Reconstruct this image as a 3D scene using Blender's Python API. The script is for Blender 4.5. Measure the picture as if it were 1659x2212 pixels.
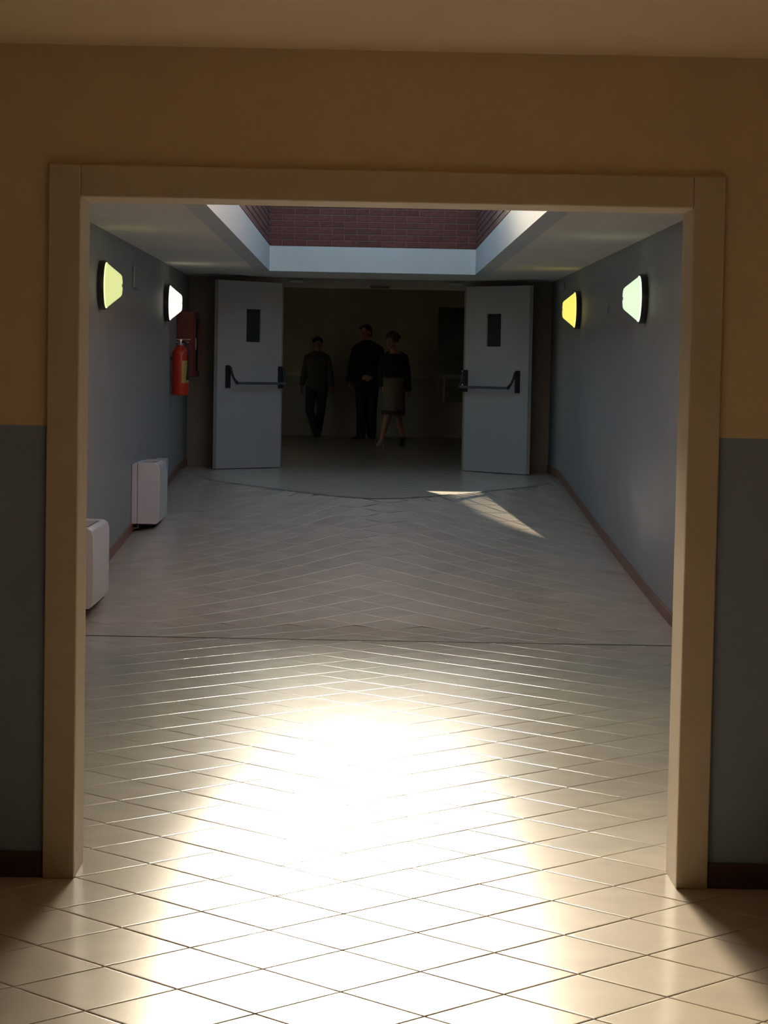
import bpy, bmesh, math, random
from math import pi, sin, cos, tan, sqrt, radians as RD
from mathutils import Vector, Matrix

for o in list(bpy.data.objects):
    bpy.data.objects.remove(o)
sc = bpy.context.scene
COL = sc.collection
random.seed(7)

# ------------------------------------------------------------------ camera
cam_d = bpy.data.cameras.new('camera')
cam = bpy.data.objects.new('camera', cam_d)
COL.objects.link(cam)
cam_d.sensor_fit = 'VERTICAL'
cam_d.sensor_height = 36.0
cam_d.lens = 36.0 * 4900.0 / 2212.0
cam_d.clip_start = 0.05
cam_d.clip_end = 300
RR = [[0.99979312, 0.01814966, 0.00918187],
      [-0.0080456, -0.06171685, 0.99806127],
      [0.01868115, -0.99792866, -0.06155806]]
m = Matrix.Identity(4)
for r in range(3):
    m[r][0] = RR[r][0]
    m[r][1] = -RR[r][1]
    m[r][2] = -RR[r][2]
m[0][3], m[1][3], m[2][3] = 0.0, 0.0, 1.69
cam.matrix_world = m
sc.camera = cam

# ------------------------------------------------------------------ world, sun, exposure
SUN_EL, SUN_AZ = 12.5, -2.8          # degrees; azimuth left of the corridor axis
SKY_STRENGTH = 0.37
HAZE_SUN, HAZE_ANGLE = 7.2, 4.8    # bright glow of the veiled low sun
AUREOLE, AUREOLE_ANGLE = 7.2, 19.0  # wide hazy aureole around it
PATCH_SUN = 32.0                       # separate sharp sun, added to make the patch by the doors
w = bpy.data.worlds.new('sky')
sc.world = w
w.use_nodes = True
wn = w.node_tree
wn.nodes.clear()
sky = wn.nodes.new('ShaderNodeTexSky')
sky.sky_type = 'NISHITA'
sky.sun_disc = False
sky.sun_elevation = RD(SUN_EL)
sky.sun_rotation = RD(SUN_AZ)
sky.altitude = 50
sky.dust_density = 1.0
sky.ozone_density = 0.35
bg = wn.nodes.new('ShaderNodeBackground')
bg.inputs['Strength'].default_value = SKY_STRENGTH
wo = wn.nodes.new('ShaderNodeOutputWorld')
tint = wn.nodes.new('ShaderNodeMix')
tint.data_type, tint.blend_type = 'RGBA', 'MULTIPLY'
tint.inputs['Factor'].default_value = 1.0
tint.inputs['B'].default_value = (0.91, 1.0, 0.92, 1)
wn.links.new(sky.outputs[0], tint.inputs['A'])
wn.links.new(tint.outputs['Result'], bg.inputs['Color'])
wn.links.new(bg.outputs[0], wo.inputs['Surface'])


def sun_lamp(name, el, az, energy, angle, color):
    d = bpy.data.lights.new(name, 'SUN')
    d.energy = energy
    d.angle = RD(angle)
    d.color = color
    o = bpy.data.objects.new(name, d)
    COL.objects.link(o)
    v = Vector((sin(RD(az)) * cos(RD(el)), cos(RD(az)) * cos(RD(el)), sin(RD(el))))
    o.rotation_euler = v.to_track_quat('Z', 'Y').to_euler()
    o.location = (-20, 80, 40)
    return o


sun_lamp('sun_haze', SUN_EL + 2.5, SUN_AZ, HAZE_SUN, HAZE_ANGLE, (1.0, 0.84, 0.60))
sun_lamp('sun_aureole', SUN_EL + 3.0, SUN_AZ, AUREOLE, AUREOLE_ANGLE, (1.0, 0.90, 0.72))
sun_lamp('sun_disc', SUN_EL - 2.5, SUN_AZ - 8.4, PATCH_SUN, 0.1, (1.0, 0.88, 0.70))  # added sun, turned away from the haze direction to cast the patch

sc.cycles.adaptive_threshold = 0.06
sc.cycles.max_bounces = 5
sc.cycles.diffuse_bounces = 4
sc.cycles.glossy_bounces = 3
sc.cycles.transmission_bounces = 2
vs = sc.view_settings
vs.view_transform = 'Standard'
vs.look = 'None'
vs.exposure = 0.53
vs.gamma = 1.0
vs.use_curve_mapping = False

# ------------------------------------------------------------------ dimensions (metres)
D1, D1B = 7.436, 7.657               # hall side and corridor side of the wall with the opening
OX0, OX1, OZ = -0.935, 1.058, 2.24   # the opening
XL, XR = -2.03, 2.105                # corridor walls
ZC = 2.742                           # corridor ceiling
YE, YEB = 25.926, 26.106             # end wall
DX0, DX1, DZ = -0.952, 1.119, 2.635  # doorway in the end wall
ZL = 0.577                           # landing and far hall floor
YF = 39.2                            # far hall back wall
SX0, SX1 = -1.043, 1.147             # rooflight
SY0, SY1 = 13.0, 24.25
SZB, SZT, SZF = 3.008, 4.2, 4.6      # top of white curb, of the brick shaft, of its end wall (unseen top raised to block sun)


def ramp_end(x):
    d = abs(x - 0.1)
    return 19.9 + 2.15 * (sqrt(d * d + 0.15) - 0.387) + 3.3 * max(0.0, d - 1.5) ** 2


def floor_z(x, y):
    yf = ramp_end(x)
    t = min(1.0, max(0.0, (y - 14.9) / (yf - 14.9)))
    return ZL * t ** 1.2


# ------------------------------------------------------------------ materials
MATS = {}


def nd(nt, kind, **kw):
    n = nt.nodes.new(kind)
    for k, v in kw.items():
        setattr(n, k, v)
    return n


def mat(name, color, rough=0.6, metal=0.0, spec=0.5, var=0.06, scale=6.0, bump=0.0, bscale=80.0,
        bdist=0.002, emit=None, estr=0.0, coords='Object', rvar=0.0, island=0.0):
    if name in MATS:
        return MATS[name]
    M = bpy.data.materials.new(name)
    M.use_nodes = True
    nt = M.node_tree
    b = nt.nodes['Principled BSDF']
    tc = nd(nt, 'ShaderNodeTexCoord')
    ns = nd(nt, 'ShaderNodeTexNoise')
    ns.inputs['Scale'].default_value = scale
    ns.inputs['Detail'].default_value = 2
    if coords == 'World':
        gp = nd(nt, 'ShaderNodeNewGeometry')
        cvec = gp.outputs['Position']
    else:
        cvec = tc.outputs[coords]
    nt.links.new(cvec, ns.inputs['Vector'])
    mr = nd(nt, 'ShaderNodeMapRange')
    mr.inputs['From Min'].default_value = 0.3
    mr.inputs['From Max'].default_value = 0.7
    mr.inputs['To Min'].default_value = 1 - var
    mr.inputs['To Max'].default_value = 1 + var
    nt.links.new(ns.outputs['Fac'], mr.inputs['Value'])
    mx = nd(nt, 'ShaderNodeMix', data_type='RGBA', blend_type='MULTIPLY')
    mx.inputs['Factor'].default_value = 1.0
    mx.inputs['A'].default_value = (*color, 1)
    fac = mr.outputs['Result']
    if island:
        ge = nd(nt, 'ShaderNodeNewGeometry')
        oi = nd(nt, 'ShaderNodeObjectInfo')
        ad = nd(nt, 'ShaderNodeMath', operation='ADD')
        nt.links.new(ge.outputs['Random Per Island'], ad.inputs[0])
        nt.links.new(oi.outputs['Random'], ad.inputs[1])
        fr = nd(nt, 'ShaderNodeMath', operation='FRACT')
        nt.links.new(ad.outputs[0], fr.inputs[0])
        m2 = nd(nt, 'ShaderNodeMapRange')
        m2.inputs['To Min'].default_value = 1 - island
        m2.inputs['To Max'].default_value = 1 + island
        nt.links.new(fr.outputs[0], m2.inputs['Value'])
        mu = nd(nt, 'ShaderNodeMath', operation='MULTIPLY')
        nt.links.new(mr.outputs['Result'], mu.inputs[0])
        nt.links.new(m2.outputs['Result'], mu.inputs[1])
        fac = mu.outputs[0]
    cb = nd(nt, 'ShaderNodeCombineColor')
    for i in range(3):
        nt.links.new(fac, cb.inputs[i])
    nt.links.new(cb.outputs[0], mx.inputs['B'])
    nt.links.new(mx.outputs['Result'], b.inputs['Base Color'])
    b.inputs['Roughness'].default_value = rough
    b.inputs['Metallic'].default_value = metal
    b.inputs['Specular IOR Level'].default_value = spec
    if rvar:
        m3 = nd(nt, 'ShaderNodeMapRange')
        m3.inputs['From Min'].default_value = 0.3
        m3.inputs['From Max'].default_value = 0.7
        m3.inputs['To Min'].default_value = rough - rvar
        m3.inputs['To Max'].default_value = rough + rvar
        nt.links.new(ns.outputs['Fac'], m3.inputs['Value'])
        nt.links.new(m3.outputs['Result'], b.inputs['Roughness'])
    if bump:
        n2 = nd(nt, 'ShaderNodeTexNoise')
        n2.inputs['Scale'].default_value = bscale
        n2.inputs['Detail'].default_value = 1
        nt.links.new(cvec, n2.inputs['Vector'])
        bp = nd(nt, 'ShaderNodeBump')
        bp.inputs['Strength'].default_value = bump
        bp.inputs['Distance'].default_value = bdist
        nt.links.new(n2.outputs['Fac'], bp.inputs['Height'])
        nt.links.new(bp.outputs[0], b.inputs['Normal'])
    if emit:
        b.inputs['Emission Color'].default_value = (*emit, 1)
        b.inputs['Emission Strength'].default_value = estr
        try:
            M.cycles.emission_sampling = 'NONE'   # faint lamps: found by bounced rays alone
        except Exception:
            pass
    MATS[name] = M
    return M


M_TILE = mat('glazed_tile', (0.60, 0.525, 0.43), 0.21, spec=0.30, var=0.07, scale=5, coords='World', bump=0.5, bscale=80, bdist=0.0004,
             island=0.04)
M_GROUT = mat('grout', (0.16, 0.13, 0.10), 0.85, var=0.15, scale=20)
M_UPPER = mat('cream_wall_paint', (0.80, 0.62, 0.42), 0.75, var=0.03, scale=3)
M_DADO = mat('grey_blue_wall_paint', (0.33, 0.355, 0.355), 0.55, var=0.03, scale=3)
M_CEIL = mat('white_ceiling_paint', (0.92, 0.86, 0.77), 0.85, var=0.02, scale=2)
M_HCEIL = mat('peach_ceiling_paint', (0.85, 0.68, 0.50), 0.85, var=0.02, scale=2)
M_CASE = mat('beige_casing_laminate', (0.67, 0.555, 0.415), 0.45, var=0.03, scale=5)
M_SKIRT = mat('terracotta_skirting', (0.27, 0.13, 0.09), 0.4, var=0.12, scale=12)
M_HSKIRT = mat('dark_brown_hall_skirting', (0.11, 0.055, 0.045), 0.4, var=0.12, scale=12)
M_CURB = mat('white_curb_paint', (0.68, 0.69, 0.69), 0.7, var=0.02)
M_BRICK = mat('dark_red_brick', (0.17, 0.055, 0.045), 0.85, var=0.20, scale=25, bump=0.4, bscale=120, island=0.14)
M_MORTAR = mat('mortar', (0.21, 0.14, 0.125), 0.9, var=0.1, scale=40)
M_DOOR = mat('grey_white_door_paint', (0.45, 0.46, 0.46), 0.45, var=0.02, scale=4)
M_EDGE = mat('door_edge_steel', (0.50, 0.48, 0.47), 0.4, var=0.05)
M_BLACK = mat('black_plastic', (0.012, 0.012, 0.014), 0.4, var=0.1)
M_HDADO = mat('blue_grey_hall_dado_paint', (0.30, 0.365, 0.48), 0.55, var=0.03, scale=3)
M_ENDW = mat('shaded_cream_paint', (0.33, 0.29, 0.23), 0.8, var=0.04, scale=2)  # cream darkened: shade behind the open doors is put into the colour
M_GLASSD = mat('dark_wired_glass', (0.02, 0.03, 0.025), 0.1, var=0.05)
M_BAR = mat('grey_bar_paint', (0.10, 0.10, 0.11), 0.35, var=0.05)
M_RAD = mat('white_enamel', (0.72, 0.72, 0.73), 0.35, var=0.02)
M_RADD = mat('grey_vent_plastic', (0.45, 0.46, 0.50), 0.5, var=0.03)
M_SHADOW = mat('vent_shade', (0.03, 0.03, 0.03), 0.8)  # near-black colour stands in for shade inside the convector vents
M_RED = mat('red_enamel', (0.55, 0.035, 0.012), 0.3, var=0.04)
M_RED2 = mat('deep_red_cabinet_paint', (0.15, 0.014, 0.012), 0.4, var=0.04)
M_LABEL = mat('yellow_label', (0.55, 0.38, 0.10), 0.5, var=0.25, scale=60)
M_CHROME = mat('chrome', (0.75, 0.75, 0.75), 0.2, metal=1.0, var=0.02)
M_GREY = mat('grey_plastic', (0.42, 0.42, 0.41), 0.5, var=0.03)
M_GREEN = mat('green_window_glass', (0.020, 0.085, 0.022), 0.3, var=0.1)
M_FRAME = mat('pale_window_frame', (0.55, 0.56, 0.50), 0.5, var=0.03)
M_FARW = mat('far_hall_cream_paint', (0.55, 0.50, 0.42), 0.8, var=0.04, scale=2)
M_FARD = mat('far_hall_dado_paint', (0.42, 0.42, 0.40), 0.7, var=0.04, scale=2)
M_JOINT = mat('dark_joint_strip', (0.10, 0.09, 0.08), 0.5, var=0.1)
M_SKIN = mat('skin', (0.45, 0.26, 0.18), 0.55, var=0.05)
M_HAIR = mat('dark_hair', (0.02, 0.013, 0.01), 0.6, var=0.2, scale=60, bump=0.5, bscale=120)
M_HAIRB = mat('brown_hair', (0.06, 0.03, 0.015), 0.6, var=0.2, scale=60, bump=0.5, bscale=120)
M_SHIRT = mat('dark_olive_cloth', (0.10, 0.10, 0.075), 0.85, var=0.1, scale=20)
M_JEANS = mat('dark_denim', (0.022, 0.045, 0.055), 0.85, var=0.12, scale=30)
M_NAVY = mat('navy_cloth', (0.010, 0.014, 0.018), 0.85, var=0.1, scale=20)
M_BLACKC = mat('black_knit', (0.012, 0.012, 0.012), 0.9, var=0.1, scale=20)
M_SKIRTC = mat('grey_beige_cloth', (0.17, 0.14, 0.12), 0.85, var=0.08, scale=20)
M_HEM = mat('dark_brown_cloth', (0.05, 0.03, 0.025), 0.85, var=0.08, scale=20)
M_SHOE = mat('dark_leather', (0.02, 0.018, 0.016), 0.4, var=0.1)
M_SHOEB = mat('pale_leather', (0.45, 0.40, 0.35), 0.4, var=0.05)
M_EYE = mat('eye', (0.5, 0.48, 0.45), 0.2)


# ------------------------------------------------------------------ mesh helpers
class MB:
    def __init__(self):
        self.v, self.f, self.mi = [], [], []

    def add(self, verts, faces, mi=0):
        n = len(self.v)
        self.v += [tuple(p) for p in verts]
        self.f += [tuple(i + n for i in f) for f in faces]
        self.mi += [mi] * len(faces)
        return self

    def box(self, x0, x1, y0, y1, z0, z1, mi=0):
        v = [(x0, y0, z0), (x1, y0, z0), (x1, y1, z0), (x0, y1, z0),
             (x0, y0, z1), (x1, y0, z1), (x1, y1, z1), (x0, y1, z1)]
        f = [(0, 3, 2, 1), (4, 5, 6, 7), (0, 1, 5, 4), (1, 2, 6, 5), (2, 3, 7, 6), (3, 0, 4, 7)]
        return self.add(v, f, mi)

    def bbox(self, x0, x1, y0, y1, z0, z1, b=0.004, seg=2, mi=0):
        bm = bmesh.new()
        bmesh.ops.create_cube(bm, size=1.0)
        for v in bm.verts:
            v.co = ((x0 + x1) / 2 + v.co.x * (x1 - x0), (y0 + y1) / 2 + v.co.y * (y1 - y0),
                    (z0 + z1) / 2 + v.co.z * (z1 - z0))
        bmesh.ops.bevel(bm, geom=bm.edges[:], offset=b, segments=seg, affect='EDGES', profile=0.5)
        bm.verts.index_update()
        self.add([v.co[:] for v in bm.verts], [[q.index for q in f.verts] for f in bm.faces], mi)
        bm.free()
        return self

    def tube(self, pts, radii, n=12, cap=True, mi=0, ref=None, flat=None):
        """pts: list of points; radii: number, list, or list of (a,b); rings lofted"""
        pts = [Vector(p) for p in pts]
        if not isinstance(radii, (list, tuple)):
            radii = [radii] * len(pts)
        vs_, fs_ = [], []
        up0 = Vector(ref) if ref else None
        prev = None
        for i, p in enumerate(pts):
            if i == 0:
                d = pts[1] - p
            elif i == len(pts) - 1:
                d = p - pts[i - 1]
            else:
                d = (pts[i + 1] - pts[i - 1])
            d.normalize()
            if up0 is not None:
                a = up0 - d * up0.dot(d)
            elif prev is None:
                a = Vector((1, 0, 0)) if abs(d.x) < 0.8 else Vector((0, 1, 0))
                a = a - d * a.dot(d)
            else:
                a = prev - d * prev.dot(d)
            a.normalize()
            prev = a
            bvec = d.cross(a)
            r = radii[i]
            ra, rb = r if isinstance(r, (list, tuple)) else (r, r)
            for k in range(n):
                t = 2 * pi * k / n
                vs_.append(p + a * (ra * cos(t)) + bvec * (rb * sin(t)))
        for i in range(len(pts) - 1):
            for k in range(n):
                k2 = (k + 1) % n
                fs_.append((i * n + k, i * n + k2, (i + 1) * n + k2, (i + 1) * n + k))
        if cap:
            fs_.append(tuple(range(n - 1, -1, -1)))
            fs_.append(tuple((len(pts) - 1) * n + k for k in range(n)))
        return self.add(vs_, fs_, mi)

    def ball(self, c, r, n=14, mi=0, rot=None):
        rx, ry, rz = r if isinstance(r, (list, tuple)) else (r, r, r)
        rows = max(6, n // 2)
        vs_, fs_ = [], []
        for i in range(1, rows):
            ph = pi * i / rows
            for k in range(n):
                t = 2 * pi * k / n
                p = Vector((rx * sin(ph) * cos(t), ry * sin(ph) * sin(t), rz * cos(ph)))
                if rot:
                    p = rot @ p
                vs_.append(Vector(c) + p)
        top = Vector((0, 0, rz))
        bot = Vector((0, 0, -rz))
        if rot:
            top, bot = rot @ top, rot @ bot
        vs_.append(Vector(c) + top)
        vs_.append(Vector(c) + bot)
        T, B = len(vs_) - 2, len(vs_) - 1
        for i in range(rows - 2):
            for k in range(n):
                k2 = (k + 1) % n
                fs_.append((i * n + k, (i + 1) * n + k, (i + 1) * n + k2, i * n + k2))
        for k in range(n):
            k2 = (k + 1) % n
            fs_.append((T, k, k2))
            fs_.append((B, (rows - 2) * n + k2, (rows - 2) * n + k))
        return self.add(vs_, fs_, mi)

    def lathe(self, prof, axis='z', n=32, o=(0, 0, 0), mi=0):
        """prof: (radius, distance along axis)"""
        vs_, fs_ = [], []
        for r, d in prof:
            for k in range(n):
                t = 2 * pi * k / n
                a, b = max(r, 1e-5) * cos(t), max(r, 1e-5) * sin(t)
                if axis == 'z':
                    p = (a, b, d)
                elif axis == 'x':
                    p = (d, a, b)
                elif axis == '-x':
                    p = (-d, -a, b)
                else:
                    p = (a, -d, b)
                vs_.append((p[0] + o[0], p[1] + o[1], p[2] + o[2]))
        for i in range(len(prof) - 1):
            for k in range(n):
                k2 = (k + 1) % n
                fs_.append((i * n + k, i * n + k2, (i + 1) * n + k2, (i + 1) * n + k))
        fs_.append(tuple(range(n - 1, -1, -1)))
        fs_.append(tuple((len(prof) - 1) * n + k for k in range(n)))
        return self.add(vs_, fs_, mi)

    def mesh(self, name, mats, smooth=False):
        me = bpy.data.meshes.new(name)
        me.from_pydata(self.v, [], self.f)
        if not isinstance(mats, (list, tuple)):
            mats = [mats]
        for mm in mats:
            me.materials.append(mm)
        for p, i in zip(me.polygons, self.mi):
            p.material_index = i
            p.use_smooth = smooth
        me.update()
        return me

    def build(self, name, mats, parent=None, smooth=False):
        return link(name, self.mesh(name, mats, smooth), parent)


def link(name, me, parent=None):
    o = bpy.data.objects.new(name, me)
    COL.objects.link(o)
    if parent is not None:
        o.parent = parent
    return o


def empty(name, loc=(0, 0, 0), rz=0.0):
    o = bpy.data.objects.new(name, None)
    COL.objects.link(o)
    o.location = loc
    o.rotation_euler = (0, 0, rz)
    o.empty_display_size = 0.1
    return o


def tag(o, label=None, cat=None, group=None, kind=None):
    if label:
        o['label'] = label
    if cat:
        o['category'] = cat
    if group:
        o['group'] = group
    if kind:
        o['kind'] = kind
    return o


def autosmooth(o, angle=40):
    for p in o.data.polygons:
        p.use_smooth = True
    try:
        o.data.set_sharp_from_angle(angle=RD(angle))
    except Exception:
        pass
    return o


# ------------------------------------------------------------------ floor with diagonal tiles
def make_floor():
    f = MB()
    xs = [-5.2] + [XL + (XR - XL) * i / 16 for i in range(17)] + [7.2]
    ys = [-4.2, 4.0, 9.0, 14.3] + [14.3 + 0.118 * i for i in range(1, 101)] + [26.2, 39.4]
    vs_ = [(x, y, floor_z(min(max(x, XL), XR), y) - (0.0040 if y < 14.2 or y > 26 else 0.007)) for y in ys for x in xs]
    n = len(xs)
    fs_ = [(j * n + i, j * n + i + 1, (j + 1) * n + i + 1, (j + 1) * n + i)
           for j in range(len(ys) - 1) for i in range(n - 1)]
    f.add(vs_, fs_)
    fl = f.build('floor', M_GROUT)
    tag(fl, 'glazed beige diagonal floor tiles rising in a ramp towards the doors', kind='structure')
    for p in fl.data.polygons:
        p.use_smooth = True

    P = 0.2235                        # half diagonal of a tile with its joint
    g = 0.0018                        # half a joint, along the diagonal
    rings = [(P - g, -0.0052)]        # softly pillowed edges: flat top falling off ever steeper
    prof = [(0.003, 4.0), (0.002, 10.0), (0.0016, 20.0), (0.001, 42.0)]
    drop = sum(wd * tan(RD(a)) for wd, a in prof)
    hh, zz = P - g, -drop
    for wd, a in reversed(prof):
        rings.append((hh, zz))
        hh -= wd * sqrt(2)
        zz += wd * tan(RD(a))
    rings.append((hh, 0.0))
    dirs = [(1, 0), (0, 1), (-1, 0), (0, -1)]

    def tile_local():
        v, fa = [], []
        for h, z in rings:
            for dx, dy in dirs:
                v.append((dx * h, dy * h, z))
        for i in range(len(rings) - 1):
            for k in range(4):
                k2 = (k + 1) % 4
                fa.append((i * 4 + k, i * 4 + k2, (i + 1) * 4 + k2, (i + 1) * 4 + k))
        b = (len(rings) - 1) * 4
        fa.append((b, b + 1, b + 2, b + 3))
        return v, fa

    tv, tf = tile_local()
    tme = MB().add(tv, tf).mesh('tile', M_TILE)
    cells = []
    x0, y0 = -0.708, 6.77
    for j in range(-50, 146):
        for i in range(-22, 36):
            if (i + j) % 2 == 0:
                continue
            cx, cy = x0 + P * i, y0 + P * j
            if cy < -4.1 or cy > 39.3:
                continue
            if D1 + 0.1 < cy < YE and not (XL - 0.1 < cx < XR + 0.1):
                continue
            if cx < -5.1 or cx > 7.1:
                continue
            cells.append((cx, cy))

    def in_view(cx, cy):
        if cy < 5.75:
            return False
        if cy < D1 + 0.1:
            return -0.178 * cy - 0.2 < cx < 0.172 * cy + 0.25
        return -0.126 * cy - 0.2 < cx < 0.142 * cy + 0.2

    near = sorted([c for c in cells if in_view(*c)], key=lambda c: c[1])[:300]
    nset = set(near)
    rnd = random.Random(3)

    def frame(cx, cy):
        e = 0.1
        gx = (floor_z(cx + e, cy) - floor_z(cx - e, cy)) / (2 * e)
        gy = (floor_z(cx, cy + e) - floor_z(cx, cy - e)) / (2 * e)
        gx += rnd.gauss(0, 0.0009)
        gy += rnd.gauss(0, 0.0009)
        nz = Vector((-gx, -gy, 1)).normalized()
        xx = Vector((1, 0, gx)).normalized()
        yy = nz.cross(xx)
        return Vector((cx, cy, floor_z(cx, cy))), xx, yy, nz

    for c in near:
        o, xx, yy, nz = frame(*c)
        t = link('tile', tme, fl)
        mm = Matrix.Identity(4)
        for r in range(3):
            mm[r][0], mm[r][1], mm[r][2], mm[r][3] = xx[r], yy[r], nz[r], o[r]
        t.matrix_local = mm
    rest = MB()
    for c in cells:
        if c in nset:
            continue
        o, xx, yy, nz = frame(*c)
        if 14.0 < c[1] < 25.9:        # on the ramp the tiles follow its gentle curve
            v = [(c[0] + a, c[1] + b, floor_z(c[0] + a, c[1] + b) + z) for a, b, z in tv]
            fa = list(tf[:-1])
            b0, hh_, N = len(rings) * 4 - 4, rings[-1][0], 6
            gi = {}
            for iu in range(N + 1):
                for iv in range(N + 1):
                    u_, w_ = iu / N, iv / N
                    a = hh_ * (1 - u_ - w_)
                    b_ = hh_ * (u_ - w_)
                    gi[iu, iv] = len(v)
                    v.append((c[0] + a, c[1] + b_, floor_z(c[0] + a, c[1] + b_)))
            for iu in range(N):
                for iv in range(N):
                    fa.append((gi[iu, iv], gi[iu + 1, iv], gi[iu + 1, iv + 1], gi[iu, iv + 1]))
            rest.add(v, fa)
        else:
            rest.add([o + xx * a + yy * b + nz * z for a, b, z in tv], tf)
    r_ = rest.build('tile_field', M_TILE, fl)
    r_['kind'] = 'stuff'
    # straight joint where the ramp starts, angled joint where it meets the landing
    j = MB()
    j.box(XL, XR, 14.20, 14.225, -0.002, 0.003)
    j.build('expansion_joint', M_JOINT, fl)
    j = MB()
    pts = []
    for k in range(41):
        x = XL + (XR - XL) * k / 40
        y = ramp_end(x)
        pts.append((x, y))
    vv, ff = [], []
    for x, y in pts:
        for dy in (-0.018, 0.018):
            vv.append((x, y + dy, floor_z(x, y + dy) + 0.006))
    for k in range(40):
        ff.append((2 * k, 2 * k + 2, 2 * k + 3, 2 * k + 1))
    j.add(vv, ff)
    j.build('expansion_joint', M_JOINT, fl)
    return fl


make_floor()


# ------------------------------------------------------------------ walls and ceilings
def structure(name, mb, mats, label=None):
    o = mb.build(name, mats)
    return tag(o, label, kind='structure')


DADO = 1.495
# wall with the opening (hall side painted in two colours, corridor side grey)
wf = MB()
ym = D1 + 0.10


def two_tone(mb, x0, x1, y0, y1):
    mb.box(x0, x1, y0, y1, -0.05, DADO, 2)
    mb.box(x0, x1, y0, y1, DADO, 2.95, 0)


two_tone(wf, -5.2, OX0 - 0.02, D1, ym)
two_tone(wf, OX1 + 0.02, 7.2, D1, ym)
wf.box(OX0 - 0.02, OX1 + 0.02, D1, ym, OZ + 0.02, 2.95, 0)
wf.box(-5.2, OX0 - 0.02, ym, D1B, -0.05, 2.95, 1)
wf.box(OX1 + 0.02, 7.2, ym, D1B, -0.05, 2.95, 1)
wf.box(OX0 - 0.02, OX1 + 0.02, ym, D1B, OZ + 0.02, 2.95, 1)
structure('wall_front', wf, [M_UPPER, M_DADO, M_HDADO], 'cream wall with grey dado around the wide opening')

for nm, a in (('wall_hall_left', (-5.4, -5.2, -4.2, D1)), ('wall_hall_right', (7.2, 7.4, -4.2, D1)),
              ('wall_hall_back', (-5.4, 7.4, -4.4, -4.2))):
    b = MB()
    two_tone(b, *a)
    structure(nm, b, [M_UPPER, M_DADO, M_HDADO])
b = MB()
b.box(-5.4, 7.4, -4.4, D1, 2.73, 2.93)
structure('ceiling_hall', b, M_HCEIL, 'peach ceiling of the dim entrance hall')

b = MB()
b.box(XL - 0.25, XL, D1B, YE, -0.1, 2.95)
structure('wall_left', b, M_DADO, 'grey corridor wall behind the white convectors')
b = MB()
b.box(XR, XR + 0.25, D1B, YE, -0.1, 2.95)
structure('wall_right', b, M_DADO, 'plain grey corridor wall on the side without convectors')

b = MB()
T = 0.15
b.box(XL, SX0 - T, D1B, YE, ZC, ZC + 0.2)
b.box(SX1 + T, XR, D1B, YE, ZC, ZC + 0.2)
b.box(SX0 - T, SX1 + T, D1B, SY0 - T, ZC, ZC + 0.2)
b.box(SX0 - T, SX1 + T, SY1 + T, YE, ZC, ZC + 0.2)
structure('ceiling', b, M_CEIL, 'white corridor ceiling around the rooflight')

# end wall with doorway
b = MB()
b.box(-5.4, DX0, YE, YEB, -0.1, 4.75)
b.box(DX1, 7.4, YE, YEB, -0.1, 4.75)
b.box(DX0, DX1, YE, YEB, DZ, 4.75)
structure('wall_end', b, M_ENDW, 'dim cream wall around the double doorway')

# far hall
WX0, WX1, WZ0, WZ1 = -2.95, -2.40, 3.785, 3.90      # unseen slot added to shape the sun patch
FD = 1.63
b = MB()
b.box(-5.4, 7.4, YF, YF + 0.1, 0.4, FD, 1)
b.box(-5.4, 7.4, YF, YF + 0.1, FD, WZ0, 0)
b.box(-5.4, WX0, YF, YF + 0.1, WZ0, WZ1, 0)
b.box(WX1, 7.4, YF, YF + 0.1, WZ0, WZ1, 0)
b.box(-5.4, 7.4, YF, YF + 0.1, WZ1, 4.75, 0)
structure('wall_far_back', b, [M_FARW, M_FARD], 'dark back wall of the far hall')
b = MB()
b.box(-5.4, -5.2, YEB, YF, 0.4, FD, 1)
b.box(-5.4, -5.2, YEB, 29.0, FD, 4.75, 0)            # unseen opening added for daylight between y = 29 and 31
b.box(-5.4, -5.2, 31.0, YF, FD, 4.75, 0)
b.box(-5.4, -5.2, 29.0, 31.0, 2.7, 4.75, 0)
structure('wall_far_left', b, [M_FARW, M_FARD])
b = MB()
b.box(7.2, 7.4, YEB, YF, 0.4, FD, 1)
b.box(7.2, 7.4, YEB, YF, FD, 4.75, 0)
structure('wall_far_right', b, [M_FARW, M_FARD])
b = MB()
b.box(-5.4, 7.4, YEB, YF + 0.1, 4.6, 4.75)
b.box(-5.2, 7.2, YEB, 33.0, 3.14, 3.28)              # unseen drop added to block stray sun from the slot
b.box(-5.2, 7.2, 32.9, 33.0, 3.28, 4.6)
structure('ceiling_far', b, M_CEIL)
b = MB()
b.box(-5.2, 7.2, YF - 0.015, YF, FD - 0.03, FD + 0.03)
structure('trim_3', b, M_FRAME, 'thin pale dado rail along the far hall wall')

# rooflight shaft: white curb, then brick
b = MB()
b.box(SX0 - T, SX0, SY0 - T, SY1 + T, ZC + 0.0, SZB)
b.box(SX1, SX1 + T, SY0 - T, SY1 + T, ZC + 0.0, SZB)
b.box(SX0, SX1, SY1, SY1 + T, ZC + 0.0, SZB)
b.box(SX0, SX1, SY0 - T, SY0, ZC + 0.0, SZB)
structure('trim_2', b, M_CURB, 'white painted curb lining the rooflight opening')


def brick_mesh(l, h, d):
    b = MB()
    e = 0.004
    b.add([(e, 0, e), (l - e, 0, e), (l - e, 0, h - e), (e, 0, h - e),
           (0, e, 0), (l, e, 0), (l, e, h), (0, e, h), (0, d, 0), (l, d, 0), (l, d, h), (0, d, h)],
          [(0, 1, 2, 3), (0, 4, 5, 1), (1, 5, 6, 2), (2, 6, 7, 3), (3, 7, 4, 0),
           (4, 8, 9, 5), (5, 9, 10, 6), (6, 10, 11, 7), (7, 11, 8, 4)])
    return b


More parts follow.
